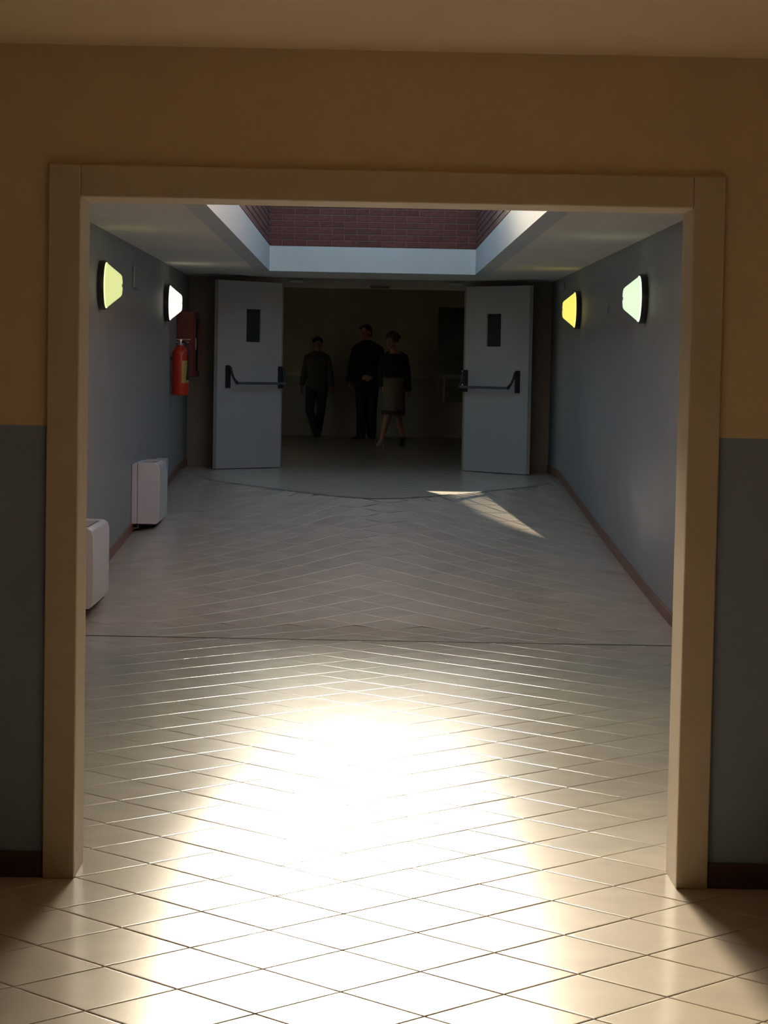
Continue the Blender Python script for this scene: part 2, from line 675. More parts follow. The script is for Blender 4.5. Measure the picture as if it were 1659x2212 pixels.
BL, BH, BJ = 0.264, 0.067, 0.008
wb = MB()
wb.box(SX0 - 0.3, SX1 + 0.3, SY1 + 0.006, SY1 + 0.25, SZB, SZF)
shaft_back = tag(wb.build('wall_shaft_back', M_MORTAR), 'dark red brick end wall inside the rooflight', kind='structure')
rest = MB()
cache = {}
course = 0
z = SZB + 0.006
while z + BH - BJ < SZT:
    x = SX0 - (0.0 if course % 2 else BL / 2)
    while x < SX1:
        a, c = max(x + BJ / 2, SX0 + 0.001), min(x + BL - BJ / 2, SX1 - 0.001)
        if c - a > 0.02:
            if course < 9:
                key = round(c - a, 3)
                if key not in cache:
                    cache[key] = brick_mesh(c - a, BH - BJ, 0.05).mesh('brick', M_BRICK)
                o = link('brick', cache[key], shaft_back)
                o.location = (a, SY1 + random.uniform(0, 0.002), z)
            else:
                q = brick_mesh(c - a, BH - BJ, 0.05)
                rest.add([(p[0] + a, p[1] + SY1, p[2] + z) for p in q.v], q.f)
        x += BL
    z += BH
    course += 1
rest.build('brick_course', M_BRICK, shaft_back)['kind'] = 'stuff'

for nm, side in (('wall_shaft_left', -1), ('wall_shaft_right', 1)):
    xs = SX0 if side < 0 else SX1
    wb = MB()
    xo = xs + side * 0.006
    wb.box(min(xo, xo + side * 0.24), max(xo, xo + side * 0.24), SY0 - 0.25, SY1 + 0.005, SZB, SZT)
    so = tag(wb.build(nm, M_MORTAR), 'dark red brick side of the rooflight shaft', kind='structure')
    rest = MB()
    z, course = SZB + 0.006, 0
    while z + BH - BJ < SZT:
        y = SY0 - (0.0 if course % 2 else BL / 2)
        while y < SY1:
            a, c = max(y + BJ / 2, SY0 + 0.001), min(y + BL - BJ / 2, SY1 - 0.008)
            if c - a > 0.02:
                q = brick_mesh(c - a, BH - BJ, 0.05)
                # brick face looks along -local y; turn it towards the shaft
                if side < 0:
                    pts = [(xs - p[1], a + p[0], p[2] + z) for p in q.v]
                else:
                    pts = [(xs + p[1], c - p[0], p[2] + z) for p in q.v]
                rest.add(pts, q.f)
            y += BL
        z += BH
        course += 1
    rest.build('brick_course', M_BRICK, so)['kind'] = 'stuff'
wb = MB()
wb.box(SX0 - 0.3, SX1 + 0.3, SY0 - 0.25, SY0, SZB, SZT)
structure('wall_shaft_front', wb, M_BRICK)

# ------------------------------------------------------------------ casing and jamb lining of the opening
tr = tag(empty('trim_1'), 'beige casing and lining around the wide opening', kind='structure')
CW = 0.104
p0, p1 = D1 - 0.022, D1 + 0.0
MB().bbox(OX0 - CW, OX0, p0, p1 - 0.001, 0.0, OZ + CW, 0.004).build('side_casing', M_CASE, tr)
MB().bbox(OX1, OX1 + CW, p0, p1 - 0.001, 0.0, OZ + CW, 0.004).build('side_casing', M_CASE, tr)
MB().bbox(OX0 + 0.0005, OX1 - 0.0005, p0 + 0.001, p1 - 0.001, OZ, OZ + CW - 0.001, 0.004).build('head_casing', M_CASE, tr)
MB().box(OX0 - 0.02, OX0, D1 - 0.001, D1B + 0.01, 0.0, OZ).build('jamb_lining', M_CASE, tr)
MB().box(OX1, OX1 + 0.02, D1 - 0.001, D1B + 0.01, 0.0, OZ).build('jamb_lining', M_CASE, tr)
MB().box(OX0 - 0.02, OX1 + 0.02, D1 - 0.001, D1B + 0.01, OZ, OZ + 0.02).build('head_lining', M_CASE, tr)

# ------------------------------------------------------------------ skirting
SH = 0.085


def skirting_wall(name, x, inward, label=None):
    b = MB()
    ys = [D1B] + [D1B + (YE - D1B) * i / 60 for i in range(1, 61)]
    v = []
    for y in ys:
        zf = floor_z(x, y)
        for dx, dz in ((0, -0.004), (inward * 0.012, -0.004), (inward * 0.012, SH - 0.004), (inward * 0.008, SH), (0, SH)):
            v.append((x + dx, y, zf + dz))
    f = []
    for i in range(len(ys) - 1):
        for k in range(4):
            q = (i * 5 + k, i * 5 + k + 1, (i + 1) * 5 + k + 1, (i + 1) * 5 + k)
            f.append(q if inward > 0 else q[::-1])
    b.add(v, f)
    structure(name, b, M_SKIRT, label)


skirting_wall('baseboard_left', XL, 1, 'reddish skirting below the convectors')
skirting_wall('baseboard_right', XR, -1, 'reddish skirting along the plain corridor wall')
b = MB()
b.bbox(-5.2, OX0 - CW, D1 - 0.014, D1, 0, SH, 0.003)
structure('baseboard_hall_left', b, M_HSKIRT, 'dark reddish skirting left of the opening')
b = MB()
b.bbox(OX1 + CW, 7.2, D1 - 0.014, D1, 0, SH, 0.003)
structure('baseboard_hall_right', b, M_HSKIRT, 'dark reddish skirting right of the opening')


# ------------------------------------------------------------------ the two fire doors
def make_door(name, hinge, free, sgn, label):
    """local x runs from hinge to free edge, the visible face looks along sgn*local y"""
    d = Vector((free[0] - hinge[0], free[1] - hinge[1]))
    root = empty(name, (hinge[0], hinge[1], ZL + 0.008), math.atan2(d.y, d.x))
    tag(root, label, kind='structure')
    L, H, TH = 0.995, 2.09, 0.055
    wx0, wx1, wz0, wz1 = 0.33, 0.565, 1.41, 1.785

    def ybox(mb, x0, x1, a, b_, z0, z1, **k):
        ya, yb = sorted((sgn * a, sgn * b_))
        return mb.box(x0, x1, ya, yb, z0, z1, **k)
    lf = MB()
    ybox(lf, 0, wx0, -TH, 0, 0, H)
    ybox(lf, wx1, L - 0.003, -TH, 0, 0, H)
    ybox(lf, wx0, wx1, -TH, 0, 0, wz0)
    ybox(lf, wx0, wx1, -TH, 0, wz1, H)
    lf.build('leaf', M_DOOR, root)
    e = MB()
    ybox(e, L - 0.003, L, -TH, 0.001, 0, H)
    ybox(e, L - 0.040, L - 0.036, 0.0, 0.0012, 0, H)
    e.build('edge_strip', M_EDGE, root)
    pn = MB()
    ybox(pn, wx0, wx1, -0.035, -0.022, wz0, wz1)
    pn.build('vision_pane', M_GLASSD, root)
    bd = MB()
    for (a0, a1, c0, c1) in ((wx0 - 0.012, wx0 + 0.004, wz0 - 0.012, wz1 + 0.012), (wx1 - 0.004, wx1 + 0.012, wz0 - 0.012, wz1 + 0.012),
                             (wx0 + 0.004, wx1 - 0.004, wz0 - 0.012, wz0 + 0.004), (wx0 + 0.004, wx1 - 0.004, wz1 - 0.004, wz1 + 0.012)):
        ybox(bd, a0, a1, -0.01, 0.004, c0, c1)
    bd.build('glazing_bead', M_DOOR, root)
    # panic bar: two black brackets, two bent arms, one bar
    pz = 0.953
    bar = MB()
    bar.tube([(0.035, sgn * 0.115, pz), (0.80, sgn * 0.115, pz)], (0.015), 12)
    bar = autosmooth(bar.build('panic_bar', M_BAR, root))
    for s in (0.033, 0.855):
        k = MB()
        ya, yb = sorted((0.0, sgn * 0.05))
        k.bbox(s - 0.022, s + 0.022, ya, yb, pz - 0.055, pz + 0.195, 0.008, 2)
        k.build('bracket', M_BLACK, bar)
        s2 = 0.80 if s > 0.5 else 0.035
        k = MB()
        k.tube([(s, sgn * 0.035, pz + 0.18), (s, sgn * 0.065, pz + 0.165), (s - (0.01 if s > .5 else 0), sgn * 0.075, pz + 0.11),
                (s - (0.025 if s > .5 else 0), sgn * 0.10, pz + 0.045), (s2, sgn * 0.117, pz), (s2, sgn * 0.117, pz - 0.015)],
               [0.016, 0.017, 0.014, 0.013, 0.019, 0.012], 10)
        autosmooth(k.build('arm', M_BLACK, bar))
    for hz in (0.25, 1.05, 1.85):
        hg = MB()
        hg.tube([(-0.008, -sgn * 0.02, hz - 0.05), (-0.008, -sgn * 0.02, hz + 0.05)], 0.009, 10)
        autosmooth(hg.build('hinge', M_CHROME, root))
    if sgn < 0:
        st = MB()
        for zz in (0.015, 0.165):
            st.ball((0.018, sgn * 0.058, pz + zz + 0.01), 0.012, 10)
        st.build('bolt_glint', M_RAD, root, True)  # white enamel stands in for the glint on chrome bolts
    return root


make_door('door_1', (DX0 - 0.012, YE - 0.035), (-1.635, 25.17), 1, 'left grey fire door folded back with black panic bar')
make_door('door_2', (DX1 + 0.012, YE - 0.035), (1.785, 25.17), -1, 'right grey fire door folded back with black panic bar')
# door closers and coordinator above the doorway
for x, lb in ((-0.80, 'small dark door closer above the left fire door hinge'), (1.0, 'small dark door closer above the right fire door hinge')):
    b = MB()
    b.bbox(x - 0.08, x + 0.08, YE - 0.05, YE, 2.685, 2.715, 0.008)
    o = b.build('door_closer', M_GREY)
    tag(o, lb, 'door closer', 'closers above the fire doors')
b = MB()
b.bbox(0.03, 0.25, YE - 0.04, YE, 2.64, 2.665, 0.006)
tag(b.build('door_coordinator', M_BLACK), 'slim dark box centred over the double doorway', 'door hardware')

# ------------------------------------------------------------------ wall lamps
GLOW = {'a': ((0.60, 0.66, 0.27), 0.75), 'b': ((1.0, 0.88, 0.68), 0.95), 'c': ((0.88, 0.72, 0.13), 0.82), 'd': ((0.62, 0.82, 0.54), 0.82)}


def wall_lamp(x, side, y, z, key, label):
    col, st = GLOW[key]
    root = empty('wall_lamp', (x, y, z))
    tag(root, label, 'wall lamp', 'round lamps on the corridor walls')
    ax = 'x' if side < 0 else '-x'
    autosmooth(MB().lathe([(0.150, 0.0), (0.186, 0.002), (0.188, 0.040), (0.182, 0.050), (0.175, 0.050)], ax, 40).build('lamp_base', M_BLACK, root), 50)
    sh = mat('lamp_shade_glass_' + key, col, 0.3, emit=col, estr=st, var=0.02)
    rm = mat('lamp_shade_rim_' + key, col, 0.3, emit=col, estr=st * 1.6, var=0.02)
    s = autosmooth(MB().lathe([(0.166, 0.058), (0.155, 0.072), (0.085, 0.158), (0.074, 0.166), (0.0, 0.170)], ax, 40).build('lamp_shade', sh, root), 30)
    autosmooth(MB().lathe([(0.174, 0.050), (0.172, 0.056), (0.1661, 0.0581), (0.160, 0.058)], ax, 40).build('shade_rim', rm, s), 30)
    autosmooth(MB().lathe([(0.013, 0.1695), (0.010, 0.176), (0.0, 0.177)], ax, 16).build('finial', M_GREY, s), 40)


wall_lamp(XL, -1, 17.30, 2.308, 'a', 'green-yellow glowing lamp, nearest on the convector wall')
wall_lamp(XL, -1, 22.93, 2.345, 'b', 'warm white glowing lamp above the fire extinguisher')
wall_lamp(XR, 1, 22.50, 2.338, 'c', 'deep yellow glowing lamp near the right fire door')
wall_lamp(XR, 1, 17.20, 2.278, 'd', 'pale mint glowing lamp beside the right side of the opening')


# ------------------------------------------------------------------ convectors
def convector(y0, y1, z0, z1, label, cover):
    root = empty('convector', (XL, y0, z0))
    tag(root, label, 'convector', 'white wall convectors')
    L, H, Dp = y1 - y0, z1 - z0, 0.245
    b = MB()
    b.bbox(0.002, 0.05, 0, L, 0.0, H - 0.012, 0.006)
    b.build('back_panel', M_RAD, root)
    # front housing: rounded top front edge
    prof = [(0.053, 0.0), (0.215, 0.0), (0.235, 0.012), (Dp, 0.04), (Dp, H - 0.06), (Dp - 0.012, H - 0.02), (Dp - 0.04, H - 0.002), (0.053, H)]
    n = len(prof)
    b = MB()
    v = [(px, yy, pz) for yy in (0.004, L - 0.004) for px, pz in prof]
    f = [tuple(range(n)), tuple(range(2 * n - 1, n - 1, -1))]
    f += [(k, k + n, (k + 1) % n + n, (k + 1) % n) for k in range(n)]
    b.add(v, f)
    o = autosmooth(b.build('housing', M_RAD, root), 35)
    mdf = o.modifiers.new('bevel', 'BEVEL')
    mdf.width = 0.006
    mdf.segments = 2
    b = MB()
    b.box(0.09, Dp - 0.05, 0.10, L - 0.24, H - 0.004, H + 0.001)
    g = b.build('air_outlet', M_SHADOW, root)
    k = 0.105
    while k < L - 0.25:
        s = MB()
        s.box(0.092, Dp - 0.052, k, k + 0.008, H - 0.002, H + 0.004)
        s.build('outlet_slat', M_RAD, g)
        k += 0.03
    if cover:
        b = MB()
        b.bbox(0.15, Dp + 0.004, L - 0.20, L - 0.002, H - 0.09, H + 0.012, 0.008)
        b.build('control_cover', M_RADD, root)
    b = MB()
    b.box(0.02, Dp - 0.03, 0.03, L - 0.03, -0.012, 0.004)
    b.build('air_inlet', M_SHADOW, root)
    for yy in (0.12, L - 0.12):
        b = MB()
        b.tube([(0.05, yy, 0.01), (0.05, yy, -0.04), (0.0, yy, -0.045)], 0.011, 10)
        autosmooth(b.build('pipe', M_GREY, root))


convector(19.82, 20.64, 0.323, 0.862, 'white convector farther down the corridor, wholly in view', True)
convector(15.02, 15.96, 0.080, 0.622, 'white convector half hidden behind the left jamb of the opening', False)

# ------------------------------------------------------------------ fire extinguisher and hose cabinet
fx = empty('fire_extinguisher', (XL + 0.105, 23.62, 1.41))
tag(fx, 'red fire extinguisher with yellow label hung on the left wall', 'extinguisher')
autosmooth(MB().lathe([(0.070, 0.0), (0.086, 0.004), (0.088, 0.02), (0.088, 0.42), (0.084, 0.45), (0.062, 0.485), (0.032, 0.505), (0.028, 0.52)], 'z', 32).build('cylinder', M_RED, fx), 50)
v = MB()
v.lathe([(0.026, 0.515), (0.030, 0.52), (0.030, 0.55), (0.02, 0.555)], 'z', 20)
v.bbox(-0.015, 0.015, -0.025, 0.025, 0.545, 0.575, 0.004)
vo = autosmooth(v.build('valve', M_CHROME, fx), 40)
h = MB()
h.bbox(-0.06, 0.085, -0.010, 0.010, 0.545, 0.553, 0.003)
h.bbox(-0.05, 0.105, -0.010, 0.010, 0.575, 0.583, 0.003)
h.build('handle', M_CHROME, vo)
h = MB()
h.tube([(0.02, -0.02, 0.555), (0.055, -0.06, 0.55), (0.085, -0.075, 0.48), (0.088, -0.07, 0.30), (0.082, -0.065, 0.16)], [0.011, 0.011, 0.010, 0.010, 0.014], 10)
autosmooth(h.build('hose', M_BLACK, fx))
l = MB()
lv, lf_ = [], []
for i in range(9):
    a = RD(-75 + 10 * i)
    for zz in (0.13, 0.36):
        lv.append((0.0888 * cos(a), 0.0888 * sin(a), zz))
for i in range(8):
    lf_.append((2 * i, 2 * i + 2, 2 * i + 3, 2 * i + 1))
l.add(lv, lf_)
l.build('instruction_label', M_LABEL, fx)
MB().box(-0.105, -0.07, -0.03, 0.03, 0.36, 0.40).build('wall_bracket', M_BLACK, fx)

hc = empty('hose_cabinet', (XL, 24.35, 1.60))
tag(hc, 'dark red fire hose cabinet behind the extinguisher', 'cabinet')
MB().bbox(0.001, 0.185, 0, 0.66, 0, 0.70, 0.006).build('body', M_RED2, hc)
d_ = MB()
d_.bbox(0.186, 0.20, 0.005, 0.06, 0.01, 0.69, 0.003)
d_.bbox(0.186, 0.20, 0.60, 0.655, 0.01, 0.69, 0.003)
d_.bbox(0.186, 0.20, 0.06, 0.60, 0.01, 0.065, 0.003)
d_.bbox(0.186, 0.20, 0.06, 0.60, 0.635, 0.69, 0.003)
dr = d_.build('door', M_RED2, hc)
MB().box(0.188, 0.193, 0.06, 0.60, 0.065, 0.635).build('glass', M_GLASSD, dr)
MB().bbox(0.20, 0.212, 0.02, 0.045, 0.29, 0.41, 0.003).build('handle', M_CHROME, dr)

# small fixtures on the side walls
sp = empty('emergency_light', (XL, 19.70, 2.378))
tag(sp, 'small outlined grey box between the two left wall lamps', 'emergency light')
MB().bbox(0.001, 0.022, 0, 0.50, 0, 0.19, 0.006).build('housing', M_GREY, sp)
MB().bbox(0.022, 0.028, 0.03, 0.47, 0.022, 0.168, 0.003).build('diffuser', M_DADO, sp)
sp = empty('push_button', (XR, 19.80, 2.235))
tag(sp, 'tiny pale box between the two right wall lamps', 'switch')
MB().bbox(-0.022, -0.001, 0, 0.09, 0, 0.09, 0.004).build('plate', M_GREY, sp)
MB().bbox(-0.027, -0.022, 0.03, 0.06, 0.025, 0.065, 0.002).build('button', M_RADD, sp)
sp = empty('motion_sensor', (XR, 24.25, 2.60))
tag(sp, 'small grey sensor high in the right corridor corner', 'sensor')
MB().bbox(-0.04, -0.001, 0, 0.06, 0, 0.08, 0.008).build('housing', M_GREY, sp)
MB().ball((-0.042, 0.03, 0.03), (0.012, 0.02, 0.02), 12).build('lens', M_RADD, sp, True)

# ------------------------------------------------------------------ far hall window
wd = tag(empty('window_1', (1.235, YF, 1.20)), 'dark green window with pale bars at the far hall wall', kind='structure')
W_, H_ = 1.25, 1.62
MB().box(0.03, W_ - 0.03, -0.012, -0.004, 0.47, H_ - 0.02).build('pane', M_GREEN, wd)
MB().box(0.0, 0.095, -0.012, -0.004, 0.0, 0.41).build('pane', M_GREEN, wd)
MB().box(0.135, W_, -0.012, -0.004, 0.0, 0.41).build('pane', M_GREEN, wd)
MB().box(0.0, 0.03, -0.014, -0.001, 0.41, H_).build('frame_bar', M_GREEN, wd)
MB().box(W_ - 0.03, W_, -0.014, -0.001, 0.41, H_).build('frame_bar', M_GREEN, wd)
MB().box(0.03, W_ - 0.03, -0.014, -0.001, H_ - 0.02, H_).build('frame_bar', M_GREEN, wd)
MB().box(0.03, W_ - 0.03, -0.024, -0.016, 0.41, 0.47).build('frame_bar', M_FRAME, wd)
MB().box(0.095, 0.135, -0.02, -0.001, 0.0, 0.41).build('frame_bar', M_FRAME, wd)


# ------------------------------------------------------------------ people
def fuse(o, voxel=0.009, it=3):
    """melt overlapping tapered pieces into one continuous surface"""
    rm = o.modifiers.new('remesh', 'REMESH')
    rm.mode = 'VOXEL'
    rm.voxel_size = voxel
    sm = o.modifiers.new('smooth', 'SMOOTH')
    sm.factor = 0.5
    sm.iterations = it
    dg = bpy.context.evaluated_depsgraph_get()
    me = bpy.data.meshes.new_from_object(o.evaluated_get(dg))
    o.modifiers.clear()
    mats = list(o.data.materials)
    o.data = me
    me.materials.clear()
    for mm in mats:
        me.materials.append(mm)
    for p in me.polygons:
        p.use_smooth = True
        p.material_index = 0
    return o


def limb(mb, pts, radii, extra=0.0):
    """tapered limb; every joint gets a ball so that the bends stay round"""
    rr = [(r[0] + extra, r[1] + extra) if isinstance(r, tuple) else r + extra for r in radii]
    mb.tube(pts, rr, 14)
    for p, r in zip(pts, rr):
        q = max(r) if isinstance(r, tuple) else r
        mb.ball(p, q * 0.985, 12)


def hand(mb, wrist, direction, palm_n, s=1.0, curl=0.5, thumb=1):
    """five separate bent fingers leaving a flat palm"""
    w_ = Vector(wrist)
    d = Vector(direction).normalized()
    n = Vector(palm_n)
    n = (n - d * n.dot(d)).normalized()
    side = d.cross(n) * thumb
    pe = w_ + d * 0.085 * s
    mb.tube([w_ - d * 0.02 * s, w_ + d * 0.03 * s, pe], [(0.018 * s, 0.026 * s), (0.015 * s, 0.036 * s), (0.013 * s, 0.042 * s)], 12, ref=n)
    for k, (off, ln) in enumerate(((0.031, 0.070), (0.0105, 0.080), (-0.0105, 0.074), (-0.031, 0.058))):
        base = pe + side * off * s - d * 0.01
        a = base + (d * cos(curl * 0.5) + n * sin(curl * 0.5)) * ln * 0.48 * s
        b_ = a + (d * cos(curl * 1.3) + n * sin(curl * 1.3)) * ln * 0.34 * s
        c = b_ + (d * cos(curl * 1.9) + n * sin(curl * 1.9)) * ln * 0.26 * s
        mb.tube([base, a, b_, c], [0.0105 * s, 0.0098 * s, 0.0088 * s, 0.0075 * s], 8)
        mb.ball(c, 0.0075 * s, 8)
    t0 = w_ + d * 0.022 * s + side * 0.026 * s
    t1 = t0 + (d * 0.7 + side * 0.65 + n * 0.25).normalized() * 0.036 * s
    t2 = t1 + (d * 0.9 + side * 0.2 + n * 0.35).normalized() * 0.036 * s
    mb.tube([t0, t1, t2], [0.015 * s, 0.0115 * s, 0.0095 * s], 8)
    mb.ball(t2, 0.0095 * s, 8)


def head(mb, c, yaw, s=1.0, tilt=0.0):
    """c: centre of the skull; the face looks along -y before the yaw turn"""
    R_ = Matrix.Rotation(yaw, 3, 'Z') @ Matrix.Rotation(tilt, 3, 'X')
    c = Vector(c)

    def P(x, y, z):
        return c + R_ @ Vector((x * s, y * s, z * s))
    mb.ball(P(0, 0.012, 0.03), (0.077 * s, 0.094 * s, 0.085 * s), 18, rot=R_)
    mb.ball(P(0, -0.018, -0.045), (0.060 * s, 0.070 * s, 0.072 * s), 16, rot=R_)
    mb.ball(P(0, -0.045, -0.092), (0.036 * s, 0.034 * s, 0.026 * s), 12, rot=R_)
    mb.tube([P(0, -0.078, 0.015), P(0, -0.100, -0.028), P(0, -0.088, -0.038)], [0.009 * s, 0.014 * s, 0.011 * s], 8)
    mb.ball(P(0, -0.074, 0.020), (0.048 * s, 0.014 * s, 0.010 * s), 10, rot=R_)
    mb.ball(P(0, -0.082, -0.064), (0.024 * s, 0.010 * s, 0.010 * s), 10, rot=R_)
    for q in (-1, 1):
        mb.ball(P(q * 0.078, 0.012, -0.012), (0.010 * s, 0.020 * s, 0.030 * s), 10, rot=R_)
    return P, R_


def eyes(parent, P, s=1.0):
    for q in (-1, 1):
        MB().ball(P(q * 0.031, -0.073, 0.000), 0.0115 * s, 10).build('eye', M_EYE, parent, True)


def shoe(parent, ankle, floor, direction, material, s=1.0, heel=0.0, toe_up=0.0):
    a = Vector(ankle)
    d = Vector((direction[0], direction[1], 0)).normalized()
    z0 = floor
    b = MB()
    heelp = a - d * 0.055 * s
    toe = a + d * 0.175 * s
    b.tube([(heelp.x, heelp.y, z0 + 0.035 + heel), (a.x, a.y, z0 + 0.045 + heel),
            (a.x + d.x * 0.07 * s, a.y + d.y * 0.07 * s, z0 + 0.034 + heel * 0.45),
            (a.x + d.x * 0.13 * s, a.y + d.y * 0.13 * s, z0 + 0.026 + toe_up * 0.6), (toe.x, toe.y, z0 + 0.02 + toe_up)],
           [(0.030, 0.034), (0.036, 0.044), (0.036, 0.034), (0.043, 0.026), (0.026, 0.019)], 14, ref=(d.y, -d.x, 0))
    b.ball((heelp.x, heelp.y, z0 + 0.035 + heel), (0.03, 0.03, 0.034), 10)
    b.ball((toe.x, toe.y, z0 + 0.02 + toe_up), (0.026, 0.026, 0.019), 10)
    if heel > 0.02:
        b.tube([(heelp.x, heelp.y, z0 + heel + 0.02), (heelp.x - d.x * 0.005, heelp.y, z0)], [0.018, 0.010], 8)
    o = fuse(b.build('shoe', material, parent), 0.007, 2)
    return o


def torso(mb, secs, extra=0.0):
    """secs: (x, y, z, half width, half depth) from crotch to neck base"""
    mb.tube([(s_[0], s_[1], s_[2]) for s_ in secs], [(s_[3] + extra, s_[4] + extra) for s_ in secs], 22, ref=(1, 0, 0))


def person(loc, label):
    r = empty('person', loc)
    tag(r, label, 'person')
    return r


def figure_walker():
    """slim person in a dark top and jeans, walking towards the camera"""
    s = 1.0
    r = person((-0.82, 38.35, ZL), 'person in dark top and jeans walking on the left of the far hall')
    secs = [(0, 0, 0.78, 0.10, 0.08), (0, 0, 0.86, 0.165, 0.105), (0, 0, 0.98, 0.150, 0.10), (0, 0, 1.08, 0.140, 0.095), (0, 0, 1.22, 0.165, 0.105),
            (0, 0.005, 1.33, 0.180, 0.10), (0, 0.01, 1.385, 0.135, 0.075), (0, 0.01, 1.42, 0.062, 0.058)]
    # viewer-left arm, viewer-right arm
    armL = [(-0.160, 0, 1.325), (-0.215, 0.0, 1.08), (-0.255, -0.07, 0.845)]
    armR = [(0.160, 0, 1.325), (0.215, 0.04, 1.08), (0.262, 0.02, 0.845)]
    ar = [0.052, 0.040, 0.027]
    legL = [(-0.085, 0, 0.84), (-0.115, -0.10, 0.46), (0.0, -0.16, 0.075)]
    legR = [(0.085, 0, 0.84), (0.075, 0.05, 0.46), (0.035, 0.20, 0.09)]
    lr = [0.090, 0.058, 0.038]
    b = MB()
    torso(b, secs)
    b.tube([(0, 0.01, 1.39), (0, 0.0, 1.50)], [0.055, 0.050], 14)
    limb(b, armL, ar)
    limb(b, armR, ar)
    limb(b, legL, lr)
    limb(b, legR, lr)
    hand(b, armL[2], (-0.08, -0.12, -1), (1, 0, 0), 0.95, 0.5, -1)
    hand(b, armR[2], (0.12, -0.05, -1), (-1, 0, 0), 0.95, 0.5, -1)
    P, R_ = head(b, (0.0, -0.005, 1.565), 0.1, 0.97)
    body = fuse(b.build('body', M_SKIN, r), 0.0075, 3)
    eyes(body, P)
    t = MB()
    torso(t, secs[2:7], 0.016)
    t.tube([(0, 0, 0.80), (0, 0, 0.99)], [(0.182, 0.125), (0.168, 0.118)], 22, ref=(1, 0, 0))
    limb(t, [armL[0], armL[1], Vector(armL[1]).lerp(Vector(armL[2]), 0.82)], [0.058, 0.048, 0.040], 0.006)
    limb(t, [armR[0], armR[1], Vector(armR[1]).lerp(Vector(armR[2]), 0.82)], [0.058, 0.048, 0.040], 0.006)
    for q in (-1, 1):
        limb(t, [(q * 0.160, 0, 1.335), (q * 0.10, 0.005, 1.375), (q * 0.03, 0.01, 1.405)], [0.052, 0.050, 0.050])
    t.tube([(0, 0.01, 1.37), (0, 0.008, 1.44)], [(0.10, 0.075), (0.064, 0.060)], 16, ref=(1, 0, 0))
    fuse(t.build('top', M_SHIRT, r), 0.009, 3)
    j = MB()
    torso(j, secs[0:3], 0.010)
    limb(j, legL, [0.094, 0.070, 0.055], 0.006)
    limb(j, legR, [0.094, 0.070, 0.055], 0.006)
    fuse(j.build('trousers', M_JEANS, r), 0.009, 3)
    shoe(r, legL[2], 0.0, (0.1, -1), M_SHOE, 0.95, toe_up=0.02)
    shoe(r, legR[2], 0.0, (0.05, -1), M_SHOE, 0.95, heel=0.03)
    hr = MB()
    hr.ball(P(0, 0.022, 0.050), (0.084, 0.096, 0.080), 18)
    hr.ball(P(0, 0.060, -0.005), (0.074, 0.055, 0.075), 14)
    for k in range(9):
        a = pi * k / 8
        hr.ball(P(0.070 * cos(a), -0.030 + 0.02 * sin(a), 0.055 + 0.045 * sin(a)), 0.026, 10)
    fuse(hr.build('hair', M_HAIR, r), 0.008, 2)
    return r


